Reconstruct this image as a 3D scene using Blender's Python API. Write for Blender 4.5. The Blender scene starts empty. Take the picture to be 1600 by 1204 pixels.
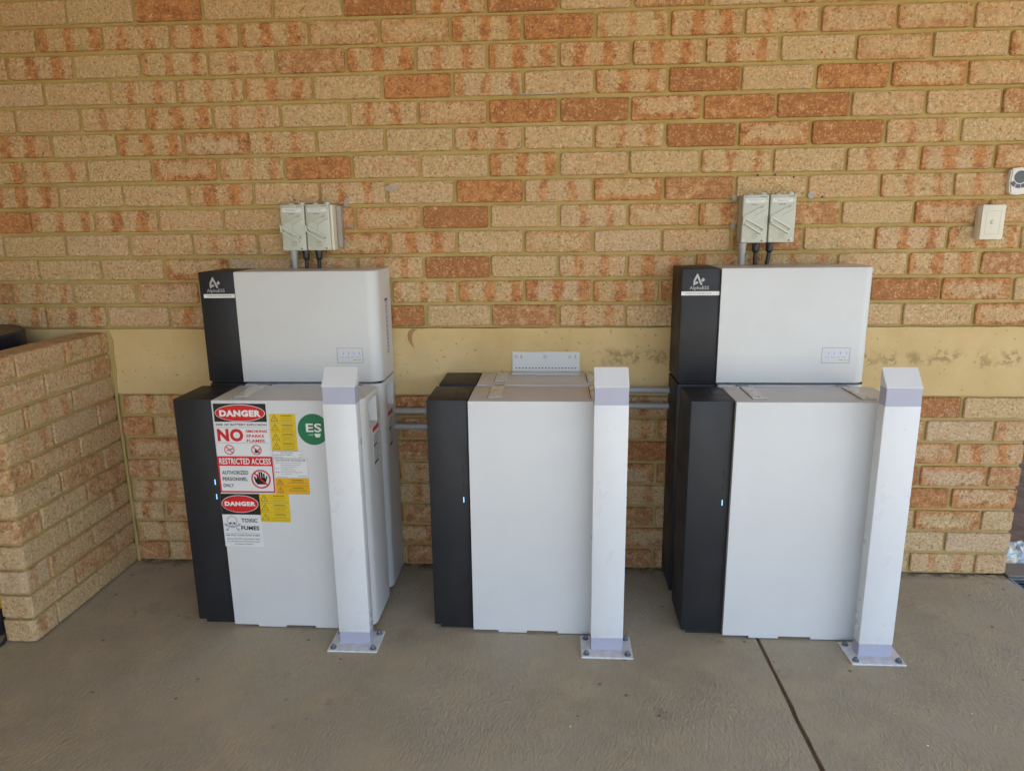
import bpy, bmesh, math, random
from mathutils import Vector, Matrix
S = bpy.context.scene
COL = S.collection
R = math.radians

# ------------------------------------------------------------------ camera
cp = Vector((1.88847, -2.55833, 1.31910)); yaw, pit, roll = -0.0625639, 0.2269453, -0.0118442
F = Vector((math.sin(yaw)*math.cos(pit), math.cos(yaw)*math.cos(pit), -math.sin(pit)))
Rv = Vector((math.cos(yaw), -math.sin(yaw), 0)); U = Rv.cross(F)
R2 = Rv*math.cos(roll)+U*math.sin(roll); U2 = -Rv*math.sin(roll)+U*math.cos(roll)
cam = bpy.data.objects.new('camera', bpy.data.cameras.new('camera')); COL.objects.link(cam)
M = Matrix((R2, U2, -F)).transposed().to_4x4(); M.translation = cp
cam.matrix_world = M
cam.data.sensor_width = 36; cam.data.lens = 1113.98/1600*36; cam.data.clip_end = 500; cam.data.clip_start = 0.05
S.camera = cam

# ------------------------------------------------------------------ light
EL, AZ = R(61), R(160)         # high sun before the house; its light stops on the slab behind the camera
w = bpy.data.worlds.new('World'); S.world = w; w.use_nodes = True
nt = w.node_tree; bg = nt.nodes['Background']
sky = nt.nodes.new('ShaderNodeTexSky'); sky.sky_type = 'NISHITA'; sky.sun_disc = False
sky.sun_elevation = EL; sky.sun_rotation = AZ; sky.dust_density = 1.2; sky.ozone_density = 1.0
nt.links.new(sky.outputs[0], bg.inputs[0]); bg.inputs[1].default_value = 0.15
sl = bpy.data.lights.new('sun', 'SUN'); sl.energy = 4.2; sl.angle = R(0.5); sl.color = (1, .95, .87)
so = bpy.data.objects.new('sun', sl); COL.objects.link(so)
sd = Vector((math.sin(AZ)*math.cos(EL), math.cos(AZ)*math.cos(EL), math.sin(EL)))
so.rotation_euler = sd.to_track_quat('Z', 'Y').to_euler()
so.location = (0, 0, 10)
S.view_settings.view_transform = 'Standard'; S.view_settings.look = 'None'
S.view_settings.gamma = 1; S.view_settings.use_curve_mapping = False
S.view_settings.exposure = 1.80
S.cycles.use_denoising = True
S.cycles.max_bounces = 8; S.cycles.diffuse_bounces = 5
S.cycles.caustics_reflective = False; S.cycles.caustics_refractive = False

# ------------------------------------------------------------------ node helper
class N:
    def __init__(s, name):
        s.m = bpy.data.materials.new(name); s.m.use_nodes = True; s.t = s.m.node_tree
        s.b = s.t.nodes['Principled BSDF']
    def n(s, kind, **kw):
        x = s.t.nodes.new(kind)
        for k, v in kw.items(): setattr(x, k, v)
        return x
    def set(s, inp, v):
        if isinstance(v, bpy.types.NodeSocket): s.t.links.new(v, inp)
        elif isinstance(v, (tuple, list)) and len(v) == 3 and inp.type == 'RGBA': inp.default_value = (*v, 1)
        else: inp.default_value = v
    def math(s, op, a, b=0.0, c=0.0, clamp=False):
        x = s.n('ShaderNodeMath', operation=op, use_clamp=clamp)
        s.set(x.inputs[0], a); s.set(x.inputs[1], b); s.set(x.inputs[2], c)
        return x.outputs[0]
    def noise(s, vec, scale, detail=2, rough=.5, w=None, out=0, dist=0):
        x = s.n('ShaderNodeTexNoise'); x.noise_dimensions = '4D' if w is not None else '3D'
        s.set(x.inputs['Vector'], vec); x.inputs['Scale'].default_value = scale
        x.inputs['Detail'].default_value = detail; x.inputs['Roughness'].default_value = rough
        x.inputs['Distortion'].default_value = dist
        if w is not None: s.set(x.inputs['W'], w)
        return x.outputs[out]
    def ss(s, v, lo, hi, a=0.0, b=1.0):
        x = s.n('ShaderNodeMapRange', interpolation_type='SMOOTHSTEP')
        s.set(x.inputs[0], v); s.set(x.inputs[1], lo); s.set(x.inputs[2], hi); s.set(x.inputs[3], a); s.set(x.inputs[4], b)
        return x.outputs[0]
    def mix(s, f, a, b, blend='MIX'):
        x = s.n('ShaderNodeMix', data_type='RGBA', blend_type=blend)
        s.set(x.inputs[0], f); s.set(x.inputs[6], a); s.set(x.inputs[7], b)
        return x.outputs[2]
    def coord(s, which='Object'): return s.n('ShaderNodeTexCoord').outputs[which]
    def geo(s): return s.n('ShaderNodeNewGeometry').outputs['Position']
    def sep(s, v):
        x = s.n('ShaderNodeSeparateXYZ'); s.set(x.inputs[0], v); return x.outputs
    def bump(s, h, strength=.5, dist=.001, normal=None):
        x = s.n('ShaderNodeBump'); x.inputs['Strength'].default_value = strength; x.inputs['Distance'].default_value = dist
        s.set(x.inputs['Height'], h)
        if normal is not None: s.set(x.inputs['Normal'], normal)
        return x.outputs[0]
    def base(s, c): s.set(s.b.inputs['Base Color'], c)
    def rough(s, v): s.set(s.b.inputs['Roughness'], v)
    def norm(s, v): s.set(s.b.inputs['Normal'], v)

def plain(name, col, rough=.5, metal=0, bump=None, var=.05, spec=None):
    a = N(name); P = a.coord()
    v = a.noise(P, 9, 4, .6)
    a.base(a.mix(a.ss(v, .3, .7, 0, 1), tuple(c*(1-var) for c in col), tuple(min(1, c*(1+var)) for c in col)))
    a.rough(a.ss(a.noise(P, 30, 3), .3, .7, max(0, rough-.05), rough+.05)); a.b.inputs['Metallic'].default_value = metal
    if bump: a.norm(a.bump(a.noise(P, bump[0], 3), bump[1], bump[2]))
    if spec is not None: a.b.inputs['Specular IOR Level'].default_value = spec
    return a.m

# ---- brick
def brick_mat():
    a = N('brick_face'); P = a.coord(); oi = a.n('ShaderNodeObjectInfo')
    rnd = oi.outputs['Random']; W = a.math('MULTIPLY', rnd, 60)
    cs = a.n('ShaderNodeSeparateColor'); a.set(cs.inputs[0], oi.outputs['Color'])
    st, ed, fu = cs.outputs[0], cs.outputs[1], cs.outputs[2]
    x, y, z = a.sep(P)[:3]
    r2 = a.math('FRACT', a.math('MULTIPLY', rnd, 37.7)); r3 = a.math('FRACT', a.math('MULTIPLY', rnd, 91.3))
    nb = a.noise(P, 34, 5, .62, W); nc = a.math('SUBTRACT', nb, .5)
    # kiln stripes
    xs = a.math('ADD', a.math('DIVIDE', x, .094), a.math('MULTIPLY', r2, .55))
    cosv = a.math('COSINE', a.math('MULTIPLY', xs, 6.2832))
    s = a.math('ADD', a.math('MULTIPLY', cosv, .5), .5)
    dth = a.math('MULTIPLY', a.math('SUBTRACT', a.noise(P, 170, 2, .6, W), .5), 1.6)
    s = a.math('ADD', a.math('ADD', s, a.math('MULTIPLY', nc, 1.7)), dth)
    s = a.math('ADD', s, a.math('MULTIPLY', st, .45))
    ms = a.math('MULTIPLY', a.ss(s, .82, 1.26), a.math('MINIMUM', a.math('MULTIPLY', st, 1.6), 1.0))
    # flashed edge
    dx = a.math('DIVIDE', a.math('SUBTRACT', a.math('ABSOLUTE', x), .056), .055)
    dz = a.math('DIVIDE', a.math('SUBTRACT', a.math('ABSOLUTE', a.math('ADD', z, a.math('MULTIPLY', a.math('SUBTRACT', r3, .5), .018))), .007), .027)
    d = a.math('ADD', a.math('MAXIMUM', dx, dz), a.math('ADD', a.math('MULTIPLY', nc, 2.6), dth))
    me = a.math('MULTIPLY', a.ss(d, .25, 1.0), ed)
    # fully fired
    mf = a.math('MULTIPLY', a.ss(a.math('ADD', a.math('ADD', nb, a.math('MULTIPLY', dth, .12)), a.math('MULTIPLY', fu, .22)), .46, .66), a.math('MINIMUM', a.math('MULTIPLY', fu, 1.3), 1.0))
    m = a.math('MAXIMUM', a.math('MAXIMUM', ms, me), mf, clamp=True)
    fine = a.noise(P, 112, 4, .78, W)
    m = a.math('MULTIPLY', m, a.ss(fine, .30, .55, .55, 1.0))
    cream = a.mix(r2, (.68, .48, .25), (.70, .43, .235))
    cream = a.mix(a.ss(nb, .35, .7), cream, (.60, .44, .24))
    cream = a.mix(a.ss(r3, .75, 1.0), cream, (.66, .46, .28))
    orange = a.mix(a.ss(nb, .45, .68), (.64, .28, .10), (.36, .12, .045))
    orange = a.mix(a.math('MULTIPLY', fu, a.ss(a.math('ADD', nb, a.math('MULTIPLY', r3, .3)), .45, .75, .1, .85)), orange, (.40, .155, .055))
    cream = a.mix(a.math('MULTIPLY', a.ss(a.noise(P, 22, 4, .6, a.math('ADD', W, 3)), .50, .72), a.ss(r2, .1, .8, .3, .8)), cream, (.64, .33, .15))
    c = a.mix(m, cream, orange)
    c = a.mix(a.ss(fine, .52, .63, 0, .9), c, a.mix(m, (.82, .66, .41), (.76, .46, .24)))
    # grain: dark pits, colour deepened for the weak relief shade, pale quartz
    pit = a.ss(fine, .465, .34); c = a.mix(a.math('MULTIPLY', pit, .85), c, a.mix(m, (.20, .12, .055), (.13, .05, .02)))
    vo = a.n('ShaderNodeTexVoronoi'); a.set(vo.inputs['Vector'], P); vo.inputs['Scale'].default_value = 190
    q = a.math('MULTIPLY', a.ss(vo.outputs['Distance'], .20, .08), a.ss(a.noise(P, 120, 1, .5, W), .55, .7))
    c = a.mix(a.math('MULTIPLY', q, .6), c, (.75, .64, .48))
    vo2 = a.n('ShaderNodeTexVoronoi'); a.set(vo2.inputs['Vector'], a.n('ShaderNodeTexCoord').outputs['Object']); vo2.inputs['Scale'].default_value = 75
    big = a.math('MULTIPLY', a.ss(vo2.outputs['Distance'], .16, .08), a.ss(a.noise(P, 37, 1, .5, W), .58, .68))
    c = a.mix(a.math('MULTIPLY', big, .75), c, (.15, .06, .03))
    # lime / mortar smear on some faces
    sm = a.math('MULTIPLY', a.ss(a.noise(P, 16, 4, .6, a.math('ADD', W, 9)), .62, .78), a.ss(r3, .55, .7, 0, .5))
    c = a.mix(sm, c, (.56, .46, .28))
    a.base(c); a.rough(.92); a.b.inputs['Specular IOR Level'].default_value = .25
    h = a.math('SUBTRACT', a.math('ADD', a.math('MULTIPLY', fine, 1.0), a.math('MULTIPLY', a.noise(P, 70, 3, .6, W), 1.3)), a.math('MULTIPLY', big, .6))
    a.norm(a.bump(h, 1.0, .0075))
    return a.m
BRICK = brick_mat()

def mortar_mat():
    a = N('mortar'); P = a.geo()
    n1 = a.noise(P, 9, 4, .6); n2 = a.noise(P, 160, 3, .6)
    c = a.mix(a.ss(n1, .3, .7), (.43, .32, .115), (.50, .385, .155))
    c = a.mix(a.ss(n2, .42, .3, 0, .5), c, (.25, .18, .075))
    a.base(c); a.rough(.95); a.b.inputs['Specular IOR Level'].default_value = .2
    a.norm(a.bump(a.math('ADD', n2, a.noise(P, 30, 2)), .6, .002)); return a.m
MORTAR = mortar_mat()

def render_mat():
    a = N('cement_render'); P = a.geo(); x, y, z = a.sep(P)[:3]
    n1 = a.noise(P, 3.2, 4, .6); n2 = a.noise(P, 120, 3, .6); n3 = a.noise(P, 42, 5, .65)
    c = a.mix(a.ss(n1, .3, .7), (.57, .41, .18), (.67, .505, .26))
    # broken, flaking line along the middle of the band towards its right end, and by the middle cabinet
    dz = a.math('ABSOLUTE', a.math('SUBTRACT', z, a.math('ADD', .815, a.math('MULTIPLY', a.noise(P, 8, 1), .03))))
    band = a.ss(dz, .040, .008)
    clump = a.ss(a.noise(P, 11, 2), .42, .54)
    near = a.math('MAXIMUM', a.ss(x, 2.88, 2.96), a.math('MULTIPLY', a.ss(x, 2.02, 2.06), a.ss(x, 2.32, 2.28)))
    fl = a.math('MULTIPLY', a.math('MULTIPLY', a.math('MULTIPLY', band, clump), near), a.ss(n3, .48, .53))
    c = a.mix(a.math('MULTIPLY', fl, .55), c, (.24, .155, .075))
    dots = a.ss(a.noise(P, 75, 1), .70, .75)
    c = a.mix(a.math('MULTIPLY', dots, .6), c, (.25, .16, .07))
    c = a.mix(a.ss(a.noise(P, 14, 5, .7), .64, .8, 0, .35), c, (.66, .54, .33))
    a.base(c); a.rough(.85); a.b.inputs['Specular IOR Level'].default_value = .3
    a.norm(a.bump(a.math('ADD', a.math('ADD', a.math('MULTIPLY', n2, .25), a.noise(P, 12, 3)), a.math('MULTIPLY', fl, -1.2)), .55, .003)); return a.m
RENDER = render_mat()

def concrete_mat():
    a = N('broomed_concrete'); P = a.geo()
    n1 = a.noise(P, 1.6, 5, .6); n2 = a.noise(P, 6, 4, .65); n3 = a.noise(P, 420, 2, .7); n4 = a.noise(P, 60, 4, .7)
    c = a.mix(a.ss(n1, .32, .68), (.375, .325, .225), (.445, .40, .30))
    c = a.mix(a.ss(n2, .40, .70, 0, .75), c, (.50, .42, .28))
    c = a.mix(a.ss(a.noise(P, 2.6, 4, .7), .60, .76, 0, .45), c, (.25, .20, .15))
    c = a.mix(a.ss(a.noise(P, 9, 3, .6), .66, .74, 0, .35), c, (.14, .105, .08))
    c = a.mix(a.ss(n3, .40, .30, 0, .6), c, (.13, .105, .075))
    c = a.mix(a.ss(n3, .60, .72, 0, .55), c, (.60, .53, .41))
    vo = a.n('ShaderNodeTexVoronoi'); a.set(vo.inputs['Vector'], P); vo.inputs['Scale'].default_value = 26
    c = a.mix(a.math('MULTIPLY', a.ss(vo.outputs['Distance'], .10, .05), a.ss(a.noise(P, 5.5, 1), .55, .6)), c, (.55, .50, .42))
    vo = a.n('ShaderNodeTexVoronoi'); a.set(vo.inputs['Vector'], P); vo.inputs['Scale'].default_value = 17
    c = a.mix(a.math('MULTIPLY', a.ss(vo.outputs['Distance'], .13, .06), a.ss(a.noise(P, 4.5, 1), .56, .6, 0, .7)), c, (.09, .065, .045))
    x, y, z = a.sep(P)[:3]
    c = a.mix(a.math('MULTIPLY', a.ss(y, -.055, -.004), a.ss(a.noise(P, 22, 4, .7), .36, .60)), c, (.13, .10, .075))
    c = a.mix(a.ss(a.noise(P, 3.4, 5, .7, 4.0), .56, .72, 0, .6), c, (.30, .245, .17))
    # trowel / broom ripples whose direction wanders
    wn = a.n('ShaderNodeTexNoise'); a.set(wn.inputs['Vector'], P); wn.inputs['Scale'].default_value = 1.7; wn.inputs['Detail'].default_value = 2
    def streak(rot, seed, sc):
        warp = a.n('ShaderNodeVectorMath', operation='MULTIPLY_ADD')
        a.set(warp.inputs[0], wn.outputs['Color']); warp.inputs[1].default_value = (.22, .22, 0); a.set(warp.inputs[2], P)
        mp = a.n('ShaderNodeMapping'); a.set(mp.inputs[0], warp.outputs[0]); mp.inputs['Location'].default_value = (seed, 0, 0)
        mp.inputs['Rotation'].default_value = (0, 0, rot); mp.inputs['Scale'].default_value = (sc, sc*.42, 1)
        return a.noise(mp.outputs[0], 1, 2, .6, dist=.6)
    pa = a.ss(a.noise(P, 2.2, 2), .42, .58); pb = a.ss(a.noise(P, 3.0, 2, .5, 7.0), .44, .60)
    s1, s2, s3 = streak(.5, 0, 125), streak(1.9, 3, 115), streak(2.9, 6, 135)
    rip = a.math('ADD', a.math('MULTIPLY', s1, pa), a.math('MULTIPLY', s2, a.math('SUBTRACT', 1, pa)))
    rip = a.math('ADD', a.math('MULTIPLY', s3, pb), a.math('MULTIPLY', rip, a.math('SUBTRACT', 1, pb)))
    amt = a.ss(a.noise(P, 4.1, 3, .5, 2.0), .32, .62, .3, 1)
    rip = a.math('MULTIPLY', a.ss(rip, .36, .64), amt)
    c = a.mix(a.math('MULTIPLY', a.math('SUBTRACT', amt, rip), .13), c, (.15, .12, .08))
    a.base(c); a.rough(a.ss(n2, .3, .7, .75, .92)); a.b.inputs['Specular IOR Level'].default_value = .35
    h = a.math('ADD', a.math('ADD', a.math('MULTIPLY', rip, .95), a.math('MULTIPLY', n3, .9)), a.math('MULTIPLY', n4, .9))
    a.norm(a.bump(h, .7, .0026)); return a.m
CONC = concrete_mat()

def coat(name, col, rough, peel=.25):
    a = N(name); P = a.coord()
    n = a.noise(P, 4, 4, .6)
    a.base(a.mix(a.ss(n, .3, .7), tuple(c*.97 for c in col), tuple(min(1, c*1.02) for c in col)))
    a.rough(a.ss(a.noise(P, 14, 4, .6), .3, .7, rough-.04, rough+.06))
    a.norm(a.bump(a.noise(P, 900, 2), peel, .0004)); return a.m
WHITE = coat('white_powder_coat', (.64, .655, .66), .37)
POST_W = coat('white_gloss_paint', (.78, .81, .85), .34)
def post_mat():
    a = N('white_gloss_paint'); P = a.coord(); x, y, z = a.sep(P)[:3]
    c = a.mix(a.ss(a.noise(P, 5, 4, .6), .3, .7), (.70, .725, .75), (.73, .755, .78))
    st = a.n('ShaderNodeMapping'); a.set(st.inputs[0], P); st.inputs['Scale'].default_value = (60, 60, 9)
    c = a.mix(a.ss(a.noise(st.outputs[0], 1, 4, .7), .60, .76, 0, .05), c, (.52, .50, .46))
    c = a.mix(a.math('MULTIPLY', a.ss(z, .10, .0), a.ss(a.noise(P, 40, 4, .7), .42, .65, 0, .35)), c, (.40, .34, .27))
    a.base(c); a.rough(a.ss(a.noise(P, 14, 4, .6), .3, .7, .26, .40)); a.norm(a.bump(a.noise(P, 500, 2), .2, .0004)); return a.m
POST_W = post_mat()
BAND = coat('lavender_grey_primer', (.42, .435, .55), .4)
def dark_mat():
    a = N('charcoal_plastic'); P = a.coord()
    c = a.mix(a.ss(a.noise(P, 5, 5, .65), .35, .75), (.018, .019, .023), (.024, .025, .028))
    c = a.mix(a.ss(a.noise(P, 12, 5, .75), .60, .80, 0, .25), c, (.06, .052, .045))
    a.base(c); a.rough(a.ss(a.noise(P, 9, 4), .3, .7, .42, .55)); a.b.inputs['Specular IOR Level'].default_value = .35; a.norm(a.bump(a.noise(P, 1100, 2), .25, .0004)); return a.m
DARK = dark_mat()
GAP = plain('dark_gap', (.012, .012, .012), .8)
PLATE = coat('white_steel_plate', (.70, .70, .67), .30)
GALV = plain('galvanised_steel', (.42, .45, .50), .38, .75, (300, .3, .0005), .2)
BOLT = plain('zinc_bolt', (.20, .23, .27), .42, .7, (400, .4, .0006), .25)
PVC = plain('grey_conduit', (.36, .37, .38), .38, 0, None, .05)
BLACKP = plain('black_plastic', (.018, .018, .02), .42)
ISO = coat('isolator_grey_green', (.51, .535, .475), .36)
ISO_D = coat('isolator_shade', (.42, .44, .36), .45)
ISO_H = coat('isolator_handle', (.61, .635, .58), .32)
PLASTIC_W = coat('ivory_plastic', (.72, .69, .58), .35)
KEY_W = coat('keypad_white', (.74, .74, .72), .33)
KEY_D = plain('keypad_blue_grey', (.09, .10, .13), .5)
RED = plain('sign_red', (.60, .018, .022), .42, var=.03)
BLACK = plain('sign_black', (.012, .012, .013), .42)
SIGNW = plain('sign_white', (.74, .75, .76), .42, var=.02)
PRINTW = plain('print_white', (.80, .80, .80), .42, var=.02)
YEL = plain('sign_yellow', (.74, .52, .012), .42, var=.04)
ORY = plain('sign_amber', (.78, .43, .012), .42, var=.04)
GREEN = plain('sign_green', (.004, .17, .075), .42, var=.04)
INK = plain('print_ink', (.06, .055, .06), .5)
LOGO = plain('logo_silver', (.44, .45, .46), .35)
VIOLET = plain('print_violet', (.33, .30, .50), .5)
ICON = plain('icon_lilac', (.62, .65, .86), .4)
SILI = plain('grey_sealant', (.33, .29, .27), .35, var=.15)
SMEAR = plain('grey_cement', (.46, .40, .31), .9, 0, (200, .6, .001), .2)
BROWNP = plain('brown_paint', (.34, .18, .08), .7, 0, (90, .5, .001), .2)
CEIL = plain('painted_ceiling', (.36, .275, .185), .8, var=.03)
GROUND = plain('sandy_ground', (.34, .29, .215), .95, 0, (20, .6, .02), .25)
NAVY = plain('navy_plastic', (.010, .014, .030), .4)
LIDB = plain('dusty_lid', (.13, .10, .08), .6, var=.3)
def led():
    a = N('blue_led'); a.base((.2, .5, .9)); a.set(a.b.inputs['Emission Color'], (.22, .55, 1.0)); a.b.inputs['Emission Strength'].default_value = .55; return a.m
LED = led()

# ------------------------------------------------------------------ mesh helpers
def link(name, me, mat=None, parent=None, loc=None, kind=None):
    o = bpy.data.objects.new(name, me); COL.objects.link(o)
    if mat and me is not None:
        if not me.materials: me.materials.append(mat)
    if parent: o.parent = parent
    if loc: o.location = loc
    if kind: o['kind'] = kind
    return o
def fin(name, bm, mat, parent=None, loc=None, kind=None, smooth=False, tri=False):
    me = bpy.data.meshes.new(name)
    bmesh.ops.recalc_face_normals(bm, faces=bm.faces)
    if smooth:
        for f in bm.faces: f.smooth = True
        for e in bm.edges:
            if len(e.link_faces) == 2 and e.calc_face_angle(0) > R(32): e.smooth = False
    bm.to_mesh(me); bm.free()
    return link(name, me, mat, parent, loc, kind)
def thing(name, label, cat, loc=(0, 0, 0), group=None):
    o = bpy.data.objects.new(name, None); COL.objects.link(o); o.location = loc; o.empty_display_size = .1
    o['label'] = label; o['category'] = cat
    if group: o['group'] = group
    return o
def box(bm, x0, x1, y0, y1, z0, z1, bev=0, seg=1):
    r = bmesh.ops.create_cube(bm, size=1)
    vs = r['verts']
    for v in vs:
        v.co = Vector((x0 if v.co.x < 0 else x1, y0 if v.co.y < 0 else y1, z0 if v.co.z < 0 else z1))
    if bev:
        es = list({e for v in vs for e in v.link_edges})
        bmesh.ops.bevel(bm, geom=es, offset=bev, segments=seg, affect='EDGES', profile=.5)
    return vs
def prism_z(bm, pts, z0, z1, bev=0):
    """outline in x, y extruded in z"""
    a = [bm.verts.new((x, y, z0)) for x, y in pts]; b = [bm.verts.new((x, y, z1)) for x, y in pts]
    n = len(pts); bm.faces.new(a[::-1]); top = bm.faces.new(b)
    for i in range(n): bm.faces.new((a[i], a[(i+1) % n], b[(i+1) % n], b[i]))
    if bev: bmesh.ops.bevel(bm, geom=list(top.edges), offset=bev, segments=2, affect='EDGES', profile=.5)
def prism_y(bm, pts, y0, y1):
    """outline in x, z given a thickness in y"""
    a = [bm.verts.new((x, y0, z)) for x, z in pts]; b = [bm.verts.new((x, y1, z)) for x, z in pts]
    n = len(pts); bm.faces.new(a); bm.faces.new(b[::-1])
    for i in range(n): bm.faces.new((a[i], b[i], b[(i+1) % n], a[(i+1) % n]))
def cyl(bm, c, axis, r, h, n=20, r2=None, bev=0):
    rot = Vector((0, 0, 1)).rotation_difference(Vector(axis)).to_matrix().to_4x4()
    m = Matrix.Translation(Vector(c)+Vector(axis)*h/2) @ rot
    res = bmesh.ops.create_cone(bm, cap_ends=True, cap_tris=False, segments=n, radius1=r, radius2=r if r2 is None else r2, depth=h, matrix=m)
    return res
def tube(bm, pts, r, n=12):
    pts = [Vector(p) for p in pts]; rings = []
    up = Vector((0, 0, 1))
    for i, p in enumerate(pts):
        t = (pts[min(i+1, len(pts)-1)]-pts[max(i-1, 0)]).normalized()
        u = t.cross(Vector((0, 1, 0)) if abs(t.y) < .9 else up).normalized(); v = t.cross(u)
        rings.append([bm.verts.new(p+u*math.cos(2*math.pi*k/n)*r+v*math.sin(2*math.pi*k/n)*r) for k in range(n)])
    for a, b in zip(rings, rings[1:]):
        for k in range(n): bm.faces.new((a[k], a[(k+1) % n], b[(k+1) % n], b[k]))
    bm.faces.new(rings[0][::-1]); bm.faces.new(rings[-1])
def slab(bm, x0, x1, z0, z1, y, t=.0004):
    box(bm, x0, x1, y-t, y, z0, z1)
def ring(bm, cx, cz, rx, rz, wx, y, t=.0004, n=40):
    o = []; 
    for rr in (0, 1):
        o.append([(cx+(rx-wx*rr)*math.cos(2*math.pi*k/n), cz+(rz-wx*rr)*math.sin(2*math.pi*k/n)) for k in range(n)])
    for k in range(n):
        k2 = (k+1) % n
        f = [bm.verts.new((p[0], y-t, p[1])) for p in (o[0][k], o[0][k2], o[1][k2], o[1][k])]
        bm.faces.new(f)
def ell(bm, cx, cz, rx, rz, y, t=.0004, n=40):
    prism_y(bm, [(cx+rx*math.cos(2*math.pi*k/n), cz+rz*math.sin(2*math.pi*k/n)) for k in range(n)], y-t, y)
def poly(bm, pts, y, t=.0004): prism_y(bm, pts, y-t, y)
def lineseg(bm, p, q, wd, y, t=.0004):
    d = Vector((q[0]-p[0], q[1]-p[1])).normalized()*wd/2; nx, nz = -d.y, d.x
    poly(bm, [(p[0]+nx, p[1]+nz), (q[0]+nx, q[1]+nz), (q[0]-nx, q[1]-nz), (p[0]-nx, p[1]-nz)], y, t)

_tc = {}
def text_mesh(s, bold):
    k = (s, bold)
    if k not in _tc:
        c = bpy.data.curves.new('lettering', 'FONT'); c.body = s; c.size = 1; c.offset = bold; c.resolution_u = 3; c.space_character = 1+bold*2
        o = bpy.data.objects.new('lettering', c); COL.objects.link(o)
        bpy.context.view_layer.update()
        me = bpy.data.meshes.new_from_object(o.evaluated_get(bpy.context.evaluated_depsgraph_get()))
        bpy.data.objects.remove(o); bpy.data.curves.remove(c)
        _tc[k] = me
    return _tc[k]
def add_text(bm, s, x0, x1, z0, z1, y, bold=0.0, lower=False):
    me = text_mesh(s, bold)
    xs = [v.co.x for v in me.vertices]; ys = [v.co.y for v in me.vertices]
    a, b, c, d = min(xs), max(xs), min(ys), max(ys)
    vs = [bm.verts.new((x0+(v.co.x-a)/(b-a)*(x1-x0), y, z0+(v.co.y-c)/(d-c)*(z1-z0))) for v in me.vertices]
    for p in me.polygons:
        try: bm.faces.new([vs[i] for i in p.vertices])
        except ValueError: pass
def text(name, parent, mat, lines, y, bold=.0):
    """lines: (string, x0, x1, z0, z1)"""
    for l in lines:
        bm = bmesh.new(); add_text(bm, l[0], *l[1:5], y-.00025, l[5] if len(l) > 5 else bold)
        me = bpy.data.meshes.new(name); bm.normal_update()
        for f in bm.faces:
            if f.normal.y > 0: f.normal_flip()
        bm.to_mesh(me); bm.free(); link(name, me, mat, parent)
def fine_print(bm, x0, x1, z, h, y, rng, centre=True):
    """a line of print too small to read: word-long marks"""
    x = x0
    while x < x1-.001:
        wd = rng.uniform(.0025, .007); e = min(x+wd, x1)
        n = max(1, int((e-x)/.0011)); st = (e-x)/n
        for i in range(n): slab(bm, x+i*st, x+i*st+st*.62, z-h/2*rng.uniform(.7, 1), z+h/2*rng.uniform(.5, 1), y, .0001)
        x = e+.0014

# ------------------------------------------------------------------ setting: slab, ground, roof
def concrete():
    jx = [(2.534, 0), (2.534, -.4), (2.536, -.8), (2.541, -1.1), (2.55, -4.2)]
    bm = bmesh.new(); rng = random.Random(4)
    # edge of the sawn joint, slightly ragged
    ys = [.02-(i*.045) for i in range(95)]
    L = [(2.533+.0026*abs(y)+rng.uniform(-.0012, .0012), y) for y in ys]
    prism_z(bm, [(-2.5, .02)]+[(-2.5, -4.2)]+[p for p in L[::-1]], -.12, 0, 0)
    fin('floor_slab', bm, CONC, kind='structure')
    bm = bmesh.new()
    Rr = [(x+.0125+rng.uniform(-.0015, .0015), y) for x, y in L]
    ex = [(3.572+rng.uniform(-.003, .003), y) for y in [-4.2+i*.1 for i in range(43)]]
    prism_z(bm, Rr+ex, -.12, 0, 0)
    fin('floor_slab', bm, CONC, kind='structure')
    bm = bmesh.new(); box(bm, 2.5, 2.6, -4.2, .02, -.125, -.007); fin('joint_filler', bm, plain('joint_dirt', (.17, .105, .06), .95, 0, (120, .8, .004), .3), kind='structure')
    bm = bmesh.new(); box(bm, -60, 60, -60, 60, -.3, -.125); fin('ground', bm, GROUND, kind='structure')
    bm = bmesh.new(); box(bm, -2.3, 7.5, -3.85, 5.0, 2.62, 2.72); fin('roof', bm, CEIL, kind='structure')
concrete()
bm = bmesh.new(); box(bm, -.90, -.78, -4.2, -.002, -.1, 2.615); fin('added_shade_wall', bm, MORTAR, kind='structure')  # unseen wall, added to keep the left side darker
bm = bmesh.new(); box(bm, -.90, .35, -4.1, -3.9, -.125, 2.615); fin('added_shade_return', bm, MORTAR, kind='structure')  # unseen wall stub, put in to hold more light off the left

# ------------------------------------------------------------------ main brick wall
CODE = {'p': (0, 0, 0), 's': (.55, 0, 0), 'S': (1, .25, .1), 'e': (0, .55, 0), 'E': (0, 1, .15), 'o': (.3, .5, .62), 'r': (0, .2, 1)}
ROWS = ['sspSpprpospppppE', 'ospepppsSSSopprE', 'pppEpssrpsSSspSo', 'ppppspESpeppopssp', 'rsSppoerpseSopEe',
        'SppSpsprsEoppss', 'SspEsrppSppspsSe', 'SpSEsppspsrErsp', 'ppsSspserrErrppo', 'ppssSprspSrprEe',
        'pSpssoSsSSSspeps', 'pSsSSeeSrsSseep', 'pprpprSrpopsppp', 'spSprpEsppspSpp', 'psppSpeprpsppsp']
ROWS[3] = 'ppppspESpeppopssp'[:1]+'ppppspESpeppopssp'[1:]
PH = [0, -.5, 0, -.5, 0, .5, 0, .5, 0, .5, 0, .5, 1, .5, 0]
SH = -0.0967; HT, HH = .9419, .08692
ZB = .6911                      # underside of the rendered band
XEND = 3.577
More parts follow.
